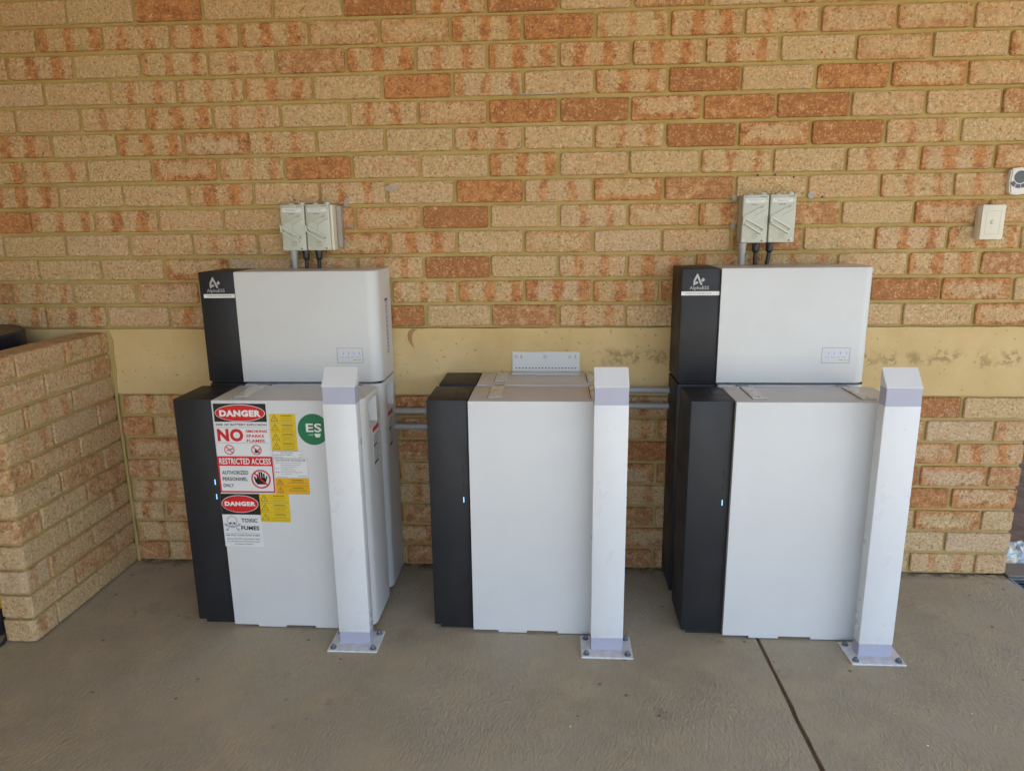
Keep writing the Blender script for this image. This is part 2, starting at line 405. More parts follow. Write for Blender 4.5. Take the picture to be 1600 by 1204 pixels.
def brick_mesh(L, H, rng, depth=.034):
    cs = []; r = .0055
    for sx, sz in ((1, 1), (-1, 1), (-1, -1), (1, -1)):
        rr = r*rng.uniform(.6, 2.2); j = lambda: rng.uniform(-.0012, .0012)
        cxx, czz = sx*(L/2-rr+j()), sz*(H/2-rr+j())
        a0 = {(1, 1): 0, (-1, 1): 90, (-1, -1): 180, (1, -1): 270}[(sx, sz)]
        for d in (0, 45, 90): cs.append((cxx+rr*math.cos(R(a0+d)), czz+rr*math.sin(R(a0+d))))
        nx = {(1, 1): (0, 1), (-1, 1): (-1, 0), (-1, -1): (0, -1), (1, -1): (1, 0)}[(sx, sz)]
    me = bpy.data.meshes.new('brick'); n = len(cs)
    ring0 = [(x*(1-.0055/L), -.0005, z*(1-.0055/H)) for x, z in cs]
    ring1 = [(x, .0035, z) for x, z in cs]; ring2 = [(x, depth, z) for x, z in cs]
    vs = ring0+ring1+ring2; fs = [list(range(n))[::-1]]
    for k in range(2):
        for i in range(n): fs.append((k*n+i, k*n+(i+1) % n, (k+1)*n+(i+1) % n, (k+1)*n+i))
    me.from_pydata(vs, [], fs); me.validate(); me.update()
    bm = bmesh.new(); bm.from_mesh(me); bmesh.ops.recalc_face_normals(bm, faces=bm.faces)
    # open back: make sure the face looks at -Y
    bm.faces.ensure_lookup_table()
    if bm.faces[0].normal.y > 0: bmesh.ops.reverse_faces(bm, faces=bm.faces)
    bm.to_mesh(me); bm.free()
    me.materials.append(BRICK); return me
rng = random.Random(11)
BM = [brick_mesh(.2288, .0748, rng) for _ in range(9)]
_cut = {}
def cut_mesh(L):
    k = round(L, 3)
    if k not in _cut: _cut[k] = brick_mesh(k, .0748, rng)
    return _cut[k]
wall = thing('brick_wall', 'long cream and orange face brick house wall with a smooth yellow rendered band', 'wall')
def put_brick(x0, x1, z, code, parent=wall, y=0.0):
    L = x1-x0
    me = rng.choice(BM) if abs(L-.2288) < .002 else cut_mesh(L)
    o = link('brick', me, None, parent, ((x0+x1)/2, y+rng.uniform(-.0016, .0012), z+rng.uniform(-.0009, .0009)))
    o.rotation_euler = (rng.uniform(-.006, .006), rng.uniform(-.005, .005), rng.uniform(-.004, .004))
    if rng.random() < .5 and me in BM: o.scale = (1, 1, 1)
    c = CODE[code]; j = rng.uniform(.85, 1.12)
    o.color = (min(1, c[0]*j), min(1, c[1]*j), min(1, c[2]*j), 1)
    return o
def hidden_upper(x0, x1, z):
    # wall area wholly behind an inverter seen from the camera
    for a in (.70, 2.33):
        if z < 1.12 and x0 > a+.0 and x1 < a+.50: return True
    return False
for i, row in enumerate(ROWS[:14]):
    z = HT+HH*(i+.5)
    for k, ch in enumerate(row):
        n = k-1
        x0 = (n+PH[i]+SH)*.24+.0056+rng.uniform(-.0015, .0015); x1 = x0+.2288
        if x1 < -.26 or x0 > 3.56: continue
        if hidden_upper(x0, x1, z): continue
        if x1 > XEND: x1 = XEND
        if x1-x0 < .03: continue
        put_brick(x0, x1, z, ch)
    # the odd brick at the right end of a row
    last = (len(row)-1+PH[i]+SH)*.24+.0056
    while last < XEND-.04:
        put_brick(last, min(last+.2288, XEND), z, rng.choice('pse')); last += .24
LOW = {8: 'pr', 7: 'sp', 6: 'SEs', 5: 'oEr', 4: 'Er', 3: 'pEs', 2: 'ppe', 1: 'psp'}
HL = ZB/8
for c in range(1, 9):
    z = (c-.5)*HL; x = XEND; first = c % 2 == 1; k = 0
    while x > .215:
        L = .1088 if (first and k == 0) else .2288
        x0 = max(x-L, .216)
        code = LOW[c][k] if k < len(LOW[c]) else rng.choice('oErEsor' if x > 1.2 else 'opssEp')
        mid = (x0+x)/2
        vis = x > 2.93 or 2.06 < x0+.2 and x0 < 2.33 or 1.24 < x and x0 < 1.53 or x0 < .72
        if vis and x-x0 > .02: put_brick(x0, x, z, code)
        x = x0-.0112; k += 1
# joints, ironed back, as one bed behind the bricks
bm = bmesh.new()
box(bm, -.6, XEND-.004, .0105, .10, HT, 2.16); box(bm, .2, XEND-.004, .0109, .10, 0, ZB)
fin('mortar_bed', bm, MORTAR, wall)
bm = bmesh.new()
rr = random.Random(5); nseg = 60
top = [(.205+i*(XEND-.205)/nseg, HT-.0012+rr.uniform(-.0012, .0008)) for i in range(nseg+1)]
bot = [(.205+i*(XEND-.205)/nseg, ZB+.002+rr.uniform(-.001, .001)) for i in range(nseg+1)]
prism_y(bm, [(-.6, ZB), (-.6, HT-.001)]+top+bot[::-1], -.0022, .1)
fin('rendered_band', bm, RENDER, wall)
# upper courses above the picture, plain, and the rest of the house
bm = bmesh.new()
for i in range(14, 19):
    z = HT+HH*(i+.5)
    for n in range(-1, 16):
        x0 = (n+(i % 2)*.5+SH)*.24+.0056
        if x0+.2288 < XEND: box(bm, x0, x0+.2288, 0, .03, z-.0374, z+.0374)
up = fin('upper_brickwork', bm, BRICK, wall, kind='stuff'); up.color = (.3, .2, .1, 1)
bm = bmesh.new(); box(bm, -.6, XEND-.004, .0062, .10, 2.161, 2.615); fin('upper_mortar', bm, MORTAR, wall)
bm = bmesh.new(); box(bm, -2.3, XEND-.006, .102, 4.5, -.1, 2.615); box(bm, -2.3, -.602, 0, .1, -.1, 2.615); fin('house_core', bm, MORTAR, wall)
# marks left on the wall
def blob(name, x, z, rx, rz, mat, y=-.0012, t=.003, seed=0, n=22, rot=0, taper=None):
    q = random.Random(seed); bm = bmesh.new()
    pts = []
    for k in range(n):
        a = 2*math.pi*k/n; r = q.uniform(.78, 1.08); px, pz = rx*r*math.cos(a), rz*r*math.sin(a)
        pts.append((x+px*math.cos(rot)-pz*math.sin(rot), z+px*math.sin(rot)+pz*math.cos(rot)))
    prism_y(bm, pts, y-t*.3, y+t)
    return fin(name, bm, mat, wall)
blob('cement_smear', 1.318, 1.437, .034, .010, SMEAR, seed=2, rot=.15, y=-.0012)
blob('cement_smear', 1.84, 1.735, .09, .0035, SMEAR, seed=3, rot=.02, y=-.0012)
blob('sealant_blob', 1.150, 1.385, .010, .014, SILI, seed=5, y=-.0015)
blob('sealant_blob', 1.158, 1.312, .012, .006, SILI, seed=6, y=-.0015)
blob('sealant_blob', 2.752, 1.392, .012, .013, SILI, seed=7, y=-.0015)
blob('sealant_blob', 2.497, 1.385, .009, .011, SILI, seed=8, y=-.0015)
blob('sealant_blob', 2.497, 1.295, .009, .012, SILI, seed=9, y=-.0015)
# curved smear of brown paint on the band
bm = bmesh.new()
cen = [(1.376, .940, .012), (1.362, .931, .011), (1.356, .915, .010), (1.357, .896, .009), (1.363, .881, .006), (1.371, .869, .002)]
vsl = []
for i, (x, z, wd) in enumerate(cen):
    vsl.append((bm.verts.new((x-wd*.9, -.0030, z)), bm.verts.new((x+wd*.8, -.0030, z-.003))))
for p, q in zip(vsl, vsl[1:]): bm.faces.new((p[0], p[1], q[1], q[0]))
fin('paint_smear', bm, BROWNP, wall)
for (x, z, m) in [(2.486, 1.84, RED), (2.531, 1.84, RED), (2.75, 1.84, RED), (2.79, 1.84, RED), (2.62, 1.655, RED), (2.628, 1.46, BLACKP), (2.69, 1.452, BLACKP), (2.57, 1.46, BLACKP), (2.79, 1.385, BLACKP), (.87, 1.29, BLACKP)][:9]:
    bm = bmesh.new(); cyl(bm, (x, .0005, z), (0, -1, 0), .0038, .002, 10); fin('wall_plug', bm, m, wall)

# ------------------------------------------------------------------ low wall on the left
lw = thing('low_brick_wall', 'low wall of pale bricks with a rounded free end, standing out from the house wall', 'wall', (0, 0, 0))
LX0, LX1, LYE, LH, LN = .100, .2095, -.587, .936, 11
lp = LH/LN
def long_brick(y0, y1, c, end=False, code='p', wide=False):
    """a brick of the low wall; local x runs along the wall, its face looks to +X of the world"""
    L = abs(y1-y0); bm = bmesh.new(); H = lp-.0108 if c < LN else lp-.0108
    T = LX1-LX0
    vs = box(bm, -L/2, L/2, -T/2, T/2, -H/2, H/2)
    bm.edges.ensure_lookup_table()
    vert = [e for e in bm.edges if abs(e.verts[0].co.z-e.verts[1].co.z) > .01]
    if end:
        ev = [e for e in vert if e.verts[0].co.x < 0]
        bmesh.ops.bevel(bm, geom=ev, offset=.019, segments=4, affect='EDGES', profile=.5)
    bmesh.ops.bevel(bm, geom=[e for e in bm.edges if e.calc_face_angle(0) > R(60)], offset=.0035, segments=1, affect='EDGES')
    for v in bm.verts: v.co += Vector((rng.uniform(-.0006, .0006), rng.uniform(-.0006, .0006), rng.uniform(-.0006, .0006)))
    o = fin('brick', bm, BRICK, lw, ((LX0+LX1)/2+rng.uniform(-.0012, .0012), (y0+y1)/2, (c-.5)*lp))
    o.rotation_euler = (0, rng.uniform(-.004, .004), R(90)+rng.uniform(-.004, .004))
    k = CODE[code]; o.color = (*[min(1, v*.8) for v in k], 1)
LC = {11: 'spe', 10: 'opp', 9: 'psp', 8: 'eps', 7: 'peo', 6: 'sop', 5: 'opo', 4: 'spp', 3: 'pes', 2: 'eop', 1: 'pps'}
for c in range(1, LN+1):
    ys = [0, -.243, -.478] if c % 2 else [0, -.124, -.363]
    ys = [v+rng.uniform(-.003, .003) if v else -.008 for v in ys]+[LYE+rng.uniform(-.003, .003)]
    for k in range(3):
        a, b = ys[k], ys[k+1]
        long_brick(b+(.0052 if k < 2 else 0), a-(.0052 if k else 0), c, end=(k == 2), code=LC[c][k])
bm = bmesh.new(); box(bm, LX0+.006, LX1-.0095, LYE+.016, -.002, .001, LH-.009, .006, 2)
fin('mortar_bed', bm, MORTAR, lw)
bm = bmesh.new(); q = random.Random(8)
pts = [(LX1-.003, 0.0)]
zz = [i*LH/24 for i in range(25)]
for z in zz: pts.append((LX1+.006+q.uniform(0, .005)+(.008 if .78 < z < .93 else 0), z))
pts.append((LX1-.003, LH)); prism_y(bm, pts, -.0065, .0)
fin('mortar_fillet', bm, MORTAR, lw)

# ------------------------------------------------------------------ cabinets
def plan(x0, x1, yf, yb, r):
    pts = [(x0, yb), (x0, yf)]
    for k in range(9):
        a = R(-90+k*90/8); pts.append((x1-r+r*math.cos(a), yf+r+r*math.sin(a)))
    pts.append((x1, yb)); return pts
def shell(name, parent, x0, x1, yf, yb, z0, z1, r, mat, pocket=None):
    bm = bmesh.new(); prism_z(bm, plan(x0, x1, yf, yb, r), z0, z1)
    bm.normal_update()
    if pocket:
        py0, py1, pz0, pz1, dp = pocket
        side = max((f for f in bm.faces if f.calc_center_median().x > x1-1e-5), key=lambda f: f.calc_area())
        ys = (yf+r, yb); bmesh.ops.delete(bm, geom=[side], context='FACES_ONLY')
        def near(y, z):
            return min(bm.verts, key=lambda v: (v.co-Vector((x1, y, z))).length)
        o = [near(ys[0], z0), near(ys[1], z0), near(ys[1], z1), near(ys[0], z1)]
        i = [bm.verts.new((x1, y, z)) for y, z in ((py0, pz0), (py1, pz0), (py1, pz1), (py0, pz1))]
        j = [bm.verts.new((x1-dp, y, z)) for y, z in ((py0+.006, pz0), (py1-.006, pz0), (py1-.006, pz1-.004), (py0+.006, pz1-.004))]
        for k in range(4):
            bm.faces.new((o[k], o[(k+1) % 4], i[(k+1) % 4], i[k])); bm.faces.new((i[k], i[(k+1) % 4], j[(k+1) % 4], j[k]))
        bm.faces.new(j)
    bmesh.ops.recalc_face_normals(bm, faces=bm.faces)
    te = [e for e in bm.edges if all(abs(v.co.z-z1) < 1e-6 for v in e.verts)]
    bmesh.ops.bevel(bm, geom=te, offset=.0035, segments=2, affect='EDGES', profile=.5)
    return fin(name, bm, mat, parent, smooth=True)
BW = .61
def battery(loc, label, group, front=True, lit=(1,), sticker=True):
    """front y = 0 at the dark cap; depth to +y"""
    D = .192 if front else .186; H = .785 if front else .779
    t = thing('front_battery' if front else 'rear_battery', label, 'battery cabinet', loc, group)
    shell('body', t, .131, BW, -.014, D, .010, H, .042, WHITE, (.055, D-.038, H-.110, H-.022, .034))
    bm = bmesh.new(); box(bm, 0, .1265, 0, D, .017, H-.0015, .0025, 2); fin('end_cap', bm, DARK, t, smooth=True)
    bm = bmesh.new(); box(bm, .1262, .1312, .004, D-.004, .02, H-.006); fin('seam', bm, GAP, t)
    for x in (.213, .407):
        bm = bmesh.new(); box(bm, x, x+.093 if x < .3 else BW-.06, -.0155, -.003, .003, .014, .001); fin('foot_tab', bm, WHITE, t)
    bm = bmesh.new(); box(bm, .02, BW-.03, .012, D-.01, 0, .012); fin('base_frame', bm, GAP, t)
    for x in (.188, .508):
        bm = bmesh.new(); y0, y1 = (.022, .178) if front else (.03, .165)
        box(bm, x, x+.042, y0, y1, H+.0003, H+.0035, .0008)
        box(bm, x+.006, x+.036, y0+.02, y1-.02, H+.0035, H+.0045, .0004)
        m = fin('joining_plate', bm, PLATE, t)
        bm = bmesh.new(); box(bm, x-.0022, x-.0002, y0, y1, H-.001, H+.0008); box(bm, x-.0022, x+.042, y0-.0024, y0-.0003, H-.001, H+.0006); fin('plate_edge', bm, GAP, m)
        if front:
            bm = bmesh.new(); box(bm, x+.004, x+.038, D-.004, D+.0445, H-.010, H-.0045, .0006); fin('link_strap', bm, GALV, t)
        for yy in (y0+.01, y1-.01):
            bm = bmesh.new(); cyl(bm, (x+.021, yy, H+.0034), (0, 0, 1), .004, .0018, 10); fin('screw', bm, GALV, m)
    # hatch outline in the top of the cap
    bm = bmesh.new(); hx0, hx1, hy0, hy1 = .080, .121, .078, D-.045
    for a in ((hx0, hx0+.002, hy0, hy1), (hx1-.001, hx1, hy0, hy1), (hx0, hx1, hy0, hy0+.0015), (hx0, hx1, hy1-.0015, hy1)):
        box(bm, a[0], a[1], a[2], a[3], H-.002, H-.0010)
    fin('hatch_seam', bm, GAP, t)
    if front:
        for k, z in enumerate((.459, .509, .558)):
            bm = bmesh.new(); box(bm, .1075, .1100, -.0012, .001, z-.009, z+.009, .0005)
            fin('status_light', bm, LED if k in lit else BLACKP, t)
    if sticker:
        X = BW+.0003
        bm = bmesh.new(); y0, y1 = (.085, .162) if front else (.05, .12)
        box(bm, X, X+.0005, y0, y1, H-.245, H-.118); lab = fin('rating_label', bm, SIGNW, t)
        bm = bmesh.new(); box(bm, X+.0005, X+.0008, y0, y1, H-.133, H-.118); fin('red_strip', bm, RED, lab)
        bm = bmesh.new(); q = random.Random(3)
        for zz in [H-.15-.0085*i for i in range(11)]:
            y = y0+.006
            while y < y1-.012:
                l = q.uniform(.006, .016); box(bm, X+.0005, X+.0008, y, y+l, zz, zz+.003); y += l+.004
        box(bm, X+.0005, X+.0008, y0+.004, y1-.03, H-.185, H-.178)
        box(bm, X+.0005, X+.0008, y0+.004, y1-.02, H-.244, H-.236)
        fin('small_print', bm, INK, lab, kind='stuff')
    return t
G1, G2, G3 = 'floor standing battery cabinets in the front row', 'battery cabinets standing against the wall', 'inverters on top of the rear cabinets'
XS = (.684, 1.490, 2.297)
fb1 = battery((XS[0], -.448, 0), 'white and charcoal battery cabinet covered with red, yellow and green warning stickers', G1, lit=(0, 1))
fb2 = battery((XS[1], -.448, 0), 'blank white and charcoal front battery cabinet of the middle stack, without an inverter above', G1, lit=(0,))
fb3 = battery((XS[2], -.448, 0), 'blank white and charcoal front battery cabinet at the right, nearest the floor joint', G1, lit=(0,))
rb1 = battery((XS[0], -.196, 0), 'rear battery cabinet under the left inverter, behind the stickered cabinet', G2, False)
rb2 = battery((XS[1], -.196, 0), 'rear battery cabinet in the middle with a white bracket fixing its top to the wall', G2, False)
rb3 = battery((XS[2], -.196, 0), 'rear battery cabinet under the right inverter, mostly hidden by the cabinet before it', G2, False)

def inverter(loc, label, taper):
    t = thing('inverter', label, 'inverter', loc, G3)
    shell('body', t, .1255, BW, -.006, .186, 0, .377, .040, WHITE)
    bm = bmesh.new(); box(bm, 0, .122, 0, .186, 0, .376, .003, 2); fin('end_cap', bm, DARK, t, smooth=True)
    bm = bmesh.new(); box(bm, .1215, .126, .003, .182, .004, .370); fin('seam', bm, GAP, t)
    bm = bmesh.new(); box(bm, .006, BW-.006, .006, .180, -.0062, -.0003); fin('shadow_gap', bm, GAP, t)
    # emblem: an open letter A with a small tilted square, and the maker's lettering
    y = -.0003; e = bmesh.new(); X = .037; Z = .3225
    poly(e, [(X, Z), (X+.0005, Z+.016), (X+.0108, Z+.0365), (X+.0135, Z+.0365), (X+.0295, Z+.002), (X+.0235, Z), (X+.0118, Z+.0255), (X+.0062, Z+.0140), (X+.0040, Z)], y)
    poly(e, [(X+.004, Z+.001), (X+.0062, Z+.0095), (X+.0105, Z+.013), (X+.0155, Z+.0085), (X+.016, Z+.0065)], y)
    poly(e, [(X+.0245, Z+.0165), (X+.031, Z+.0245), (X+.036, Z+.0185), (X+.034, Z+.0125), (X+.0275, Z+.011)], y)
    fin('emblem', e, LOGO, t)
    text('lettering', t, LOGO, [('AlphaESS', .0255, .0875, .3050, .3195)], y-.0002, .004)
    bm = bmesh.new(); slab(bm, taper, taper+.108 if taper > .005 else .1215, .2895, .3025, -.0003, .0006); ta = fin('label_strip', bm, SIGNW, t)
    bm = bmesh.new(); fine_print(bm, taper+.012, taper+.098, .296, .0032, -.0010, random.Random(4)); fin('small_print', bm, INK, ta, kind='stuff')
    # display outline with four symbols
    bm = bmesh.new(); y = -.0062; x0, x1, z0, z1 = .461, .550, .0665, .118
    for r_ in ((x0, x1, z0, z0+.0008), (x0, x1, z1-.0008, z1), (x0, x0+.0008, z0, z1), (x1-.0008, x1, z0, z1)): slab(bm, *r_, y, .0004)
    dp = fin('display_outline', bm, INK, t)
    bm = bmesh.new()
    for k in range(4):
        cx = x0+.017+k*.0185; slab(bm, cx-.005, cx+.005, z0+.026, z0+.041, y, .0005)
    for k in range(3): slab(bm, x0+.008+k*.015, x0+.019+k*.015, z0+.0075, z0+.0125, y, .0005)
    fin('symbol', bm, ICON, dp, kind='stuff')
    bm = bmesh.new(); qq = random.Random(9)
    for k in range(4):
        cx = x0+.017+k*.0185; fine_print(bm, cx-.006, cx+.006, z0+.0195, .0022, y, qq)
        slab(bm, cx+.004, cx+.005, z0+.028, z0+.038, y, .0007)
    fine_print(bm, x0+.056, x0+.067, z0+.010, .0034, y, qq); fine_print(bm, x0+.071, x0+.083, z0+.010, .0022, y, qq)
    fin('caption', bm, INK, dp, kind='stuff')
    # vertical print on the right side
    X = BW+.0003; bm = bmesh.new(); qq = random.Random(5); z = .100
    while z < .262:
        l = qq.uniform(.004, .012)
        for yy in (.100, .108, .116, .124): box(bm, X, X+.0004, yy, yy+.0045*qq.uniform(.5, 1), z, z+l)
        z += l+.003
    fin('side_print', bm, VIOLET, t, kind='stuff')
    bm = bmesh.new(); box(bm, X, X+.0004, .095, .130, .266, .274); fin('side_mark', bm, INK, t)
    for zz in (.086, .096): 
        bm = bmesh.new(); box(bm, X, X+.0004, .100, .125, zz-.004, zz); fin('side_mark', bm, INK, t)
    return t
inverter((XS[0], -.200, .786), 'left inverter with charcoal end and silver lettering, above the stickered cabinet', .013)
inverter((XS[2], -.200, .786), 'right inverter with charcoal end and silver lettering, below the right pair of isolators', .0)

# ---- stickers on the first cabinet (local coordinates: world x - XS[0], y = -.0145)
SY = -.0143; OX = XS[0]
def plate(name, parent, x0, x1, z0, z1, mat, k=0, t=.0006):
    bm = bmesh.new(); slab(bm, x0-OX, x1-OX, z0, z1, SY-k*.0005, t); return fin(name, bm, mat, parent)
def sh(lines): return [(l[0], l[1]-OX, l[2]-OX, *l[3:]) for l in lines]
def y_(k): return SY-.0006-k*.0005
def shx(p): return [(a-OX, b) for a, b in p]
s1 = plate('danger_sign', fb1, .8195, .9895, .6045, .7755, SIGNW)
plate('black_header', s1, .8205, .9885, .7155, .7745, BLACK, 1)
bm = bmesh.new(); ell(bm, .9045-OX, .7440, .0805, .0275, y_(1)); fin('white_oval', bm, PRINTW, s1)
bm = bmesh.new(); ell(bm, .9045-OX, .7440, .0788, .0258, y_(2)); fin('red_oval', bm, RED, s1)
text('lettering', s1, PRINTW, sh([('DANGER', .8390, .9715, .7325, .7540)]), y_(3)-.0002, .06)
text('lettering', s1, INK, sh([('RISK OF BATTERY EXPLOSION', .8235, .9865, .7030, .7098)]), y_(1), .03)
text('lettering', s1, RED, sh([('NO', .8245, .9085, .6510, .6930, .05), ('SMOKING', .9180, .9860, .6805, .6895, .03), ('SPARKS', .9180, .9750, .6650, .6740, .03), ('FLAMES', .9180, .9760, .6495, .6585, .03)]), y_(1), .03)
bm = bmesh.new()
for z in (.6970, .6465): slab(bm, .823-OX, .9865-OX, z-.0003, z+.0004, y_(0), .0003)
fin('rule', bm, INK, s1)
def ban(parent, cx, cz, r, wd, k):
    bm = bmesh.new(); ring(bm, cx-OX, cz, r, r, wd, y_(k)); c = r*.707
    lineseg(bm, (cx-OX-c, cz+c), (cx-OX+c, cz-c), wd, y_(k)-.0001); return fin('ban_ring', bm, RED, parent)
ban(s1, .8590, .6240, .0165, .0026, 3); ban(s1, .9470, .6240, .0165, .0026, 3)
bm = bmesh.new()
lineseg(bm, (.850-OX, .6205), (.870-OX, .6275), .0026, y_(1)); lineseg(bm, (.852-OX, .628), (.856-OX, .631), .0012, y_(1))
poly(bm, shx([(.940, .614), (.943, .630), (.946, .622), (.952, .617), (.957, .626), (.954, .614)]), y_(1)); lineseg(bm, (.943-OX, .618), (.961-OX, .630), .0022, y_(1))
fin('pictogram', bm, BLACK, s1, kind='stuff')
s2 = plate('restricted_access_sign', fb1, .8155, .9950, .4800, .6015, RED)
plate('white_panel', s2, .8205, .9910, .4855, .5700, SIGNW, 1)
text('lettering', s2, PRINTW, sh([('RESTRICTED ACCESS', .8220, .9890, .5755, .5960)]), y_(1), .02)
text('lettering', s2, INK, sh([('AUTHORIZED', .8270, .9130, .5415, .5545), ('PERSONNEL', .8270, .9090, .5200, .5325), ('ONLY', .8270, .8620, .4985, .5105)]), y_(2), .025)
bm = bmesh.new(); hx, hz = .9530, .5270
poly(bm, shx([(hx-.014, hz-.018), (hx+.013, hz-.018), (hx+.016, hz-.004), (hx+.013, hz+.004), (hx-.013, hz+.004), (hx-.019, hz-.006)]), y_(2))
for k, (dx, h) in enumerate(((-.0115, .016), (-.0045, .024), (.0025, .024), (.0095, .018))): slab(bm, hx+dx-.0023-OX, hx+dx+.0027-OX, hz, hz+h, y_(2), .0004)
lineseg(bm, (hx-.016-OX, hz-.012), (hx-.021-OX, hz+.008), .0052, y_(2)); lineseg(bm, (hx+.012-OX, hz-.012), (hx+.0195-OX, hz+.010), .0045, y_(2))
fin('hand_symbol', bm, BLACK, s2)
ban(s2, hx, hz, .0315, .0044, 4)
s3 = plate('toxic_fumes_sign', fb1, .8120, .9410, .2925, .4765, SIGNW)
plate('black_header', s3, .8125, .9405, .4045, .4760, BLACK, 1)
bm = bmesh.new(); ell(bm, .8750-OX, .4415, .0605, .0298, y_(1)); fin('white_oval', bm, PRINTW, s3)
bm = bmesh.new(); ell(bm, .8750-OX, .4415, .0590, .0283, y_(2)); fin('red_oval', bm, RED, s3)
text('lettering', s3, PRINTW, sh([('DANGER', .8250, .9270, .4345, .4500)]), y_(3)-.0002, .06)
text('lettering', s3, BLACK, sh([('TOXIC', .8740, .9270, .3780, .3915), ('FUMES', .8710, .9310, .3510, .3655)]), y_(1), .03)
text('lettering', s3, INK, sh([('FIRE WILL CAUSE TOXIC FUMES', .8180, .9310, .3300, .3350, .01), ('Appropriate PPE requirements apply', .8190, .9290, .3170, .3222), ('for entering the room/working with', .8200, .9280, .3080, .3132), ('the battery systems', .8430, .9050, .2990, .3042)]), y_(1), .01)
bm = bmesh.new(); sx, sz = .8430, .3795
def outl(pts, wd=.0011):
    for a, b in zip(pts, pts[1:]): lineseg(bm, (a[0]-OX, a[1]), (b[0]-OX, b[1]), wd, y_(1))
outl([(sx+.0165*math.cos(R(a)), sz+.003+.0155*math.sin(R(a))) for a in range(-25, 206, 15)])
outl([(sx-.0145, sz-.003), (sx-.011, sz-.010), (sx-.009, sz-.017), (sx-.003, sz-.0205), (sx+.003, sz-.0205), (sx+.009, sz-.017), (sx+.011, sz-.010), (sx+.0145, sz-.003)])
for s_ in (-1, 1):
    ell(bm, sx+s_*.0062-OX, sz-.0055, .0042, .0036, y_(1), n=14)
    outl([(sx+s_*.012, sz-.015), (sx+s_*.023, sz-.008)], .0012); outl([(sx+s_*.012, sz-.018), (sx+s_*.024, sz-.012)], .0012)
    outl([(sx+s_*.010, sz-.020), (sx+s_*.019, sz-.029)], .0012); ring(bm, sx+s_*.0195-OX, sz-.0275, .0042, .0042, .001, y_(1), n=14); ring(bm, sx+s_*.0235-OX, sz-.009, .0034, .0034, .001, y_(1), n=14)
poly(bm, shx([(sx, sz-.0085), (sx-.002, sz-.0125), (sx+.002, sz-.0125)]), y_(1))
outl([(sx-.007, sz-.0145), (sx-.003, sz-.017), (sx+.003, sz-.017), (sx+.007, sz-.0145)], .0018)
slab(bm, .818-OX, .931-OX, .3392, .3400, y_(0), .0003)
fin('skull_symbol', bm, INK, s3)
rl = random.Random(21)
def warn_label(x0, x1, z0, z1, mat, big=False):
    p = plate('warning_label', fb1, x0, x1, z0+.0004, z1-.0004, mat); h = z1-z0
    tx = x0+.016 if not big else x0+.0155; tz = z0+h*.5; t_ = h*.36
    bm = bmesh.new(); tri = [(tx-t_*1.05-OX, tz-t_*.8), (tx+t_*1.05-OX, tz-t_*.8), (tx-OX, tz+t_*1.05)]
    for a, b in zip(tri, tri[1:]+tri[:1]): lineseg(bm, a, b, .0013, y_(0))
    outl2 = [(tx+.0014, tz+t_*.45), (tx-.0012, tz+.0005), (tx+.0012, tz-.0005), (tx-.0008, tz-t_*.5)]
    for a, b in zip(outl2, outl2[1:]): lineseg(bm, (a[0]-OX, a[1]), (b[0]-OX, b[1]), .0011, y_(0))
    slab(bm, x0-OX, x1-OX, z0+.0002, z0+.0008, y_(0), .0003)
    xm = (x0+x1)/2+(x1-x0)*.16; n = 3 if h > .028 else 2
    for k in range(n):
        wl = rl.uniform(.6, 1)*(x1-x0)*.30
        fine_print(bm, xm-wl-OX, xm+wl-OX, z1-h*.45-k*h*.17, .0022, y_(0), rl)
    fin('symbol', bm, INK, p)
    text('lettering', p, INK, sh([('WARNING', xm-.0185, xm+.0185, z1-h*.14-.0048, z1-h*.14)]), y_(1), .02)
for k in range(4): warn_label(.9965, 1.0795, .6215+.0302*(3-k), .6215+.0302*(4-k), YEL)
for k in range(2): warn_label(.9975, 1.1075, .4770+.0265*(1-k), .4770+.0265*(2-k), ORY, True)
for k in range(3): warn_label(.9400, 1.0375, .3810+.0318*(2-k), .3810+.0318*(3-k), YEL)
p = plate('supply_label', fb1, .9975, 1.0925, .5965, .6205, SIGNW)
bm = bmesh.new(); fine_print(bm, 1.003-OX, 1.030-OX, .6015, .0024, y_(0), rl)
for r_ in ((.998, 1.092, .5968, .5974), (.998, 1.092, .6196, .6202), (.998, .9985, .597, .620), (1.0918, 1.0923, .597, .620), (1.060, 1.070, .603, .6035), (1.083, 1.087, .600, .602), (1.083, 1.087, .608, .610)): slab(bm, r_[0]-OX, r_[1]-OX, r_[2], r_[3], y_(0), .0003)
fin('small_print', bm, INK, p, kind='stuff')
text('lettering', p, INK, sh([('BATTERY SUPPLY', 1.024, 1.066, .6130, .6165), ('SHORT CIRCUIT CURRENT', 1.002, 1.059, .6062, .6095)]), y_(0), .01)
p = plate('shutdown_label', fb1, .9980, 1.1090, .5310, .5955, SIGNW)
text('lettering', p, INK, sh([('SHUTDOWN PROCEDURE', 1.0050, 1.1010, .5868, .5922)]), y_(0), .015)
bm = bmesh.new()
for k, (a, b, c) in enumerate(((0, .022, .085), (0, .022, .080), (0, .022, .070), (0, .022, .058), (0, .022, .066), (1, .004, .088), (0, .022, .05))):
    z = .581-k*.0062
    if k in (0, 3, 5): fine_print(bm, 1.003-OX, 1.015-OX, z, .0022, y_(0), rl)
    fine_print(bm, .998+b-OX, .998+c+.005-OX, z, .0022, y_(0), rl)
fine_print(bm, 1.075-OX, 1.103-OX, .5375, .0024, y_(0), rl); fine_print(bm, 1.005-OX, 1.040-OX, .5350, .0024, y_(0), rl)
for r_ in ((.9985, 1.1085, .5313, .5318), (.9985, 1.1085, .5948, .5953), (.9985, .999, .5313, .595), (1.1080, 1.1085, .5313, .595)): slab(bm, r_[0]-OX, r_[1]-OX, r_[2], r_[3], y_(0), .0003)
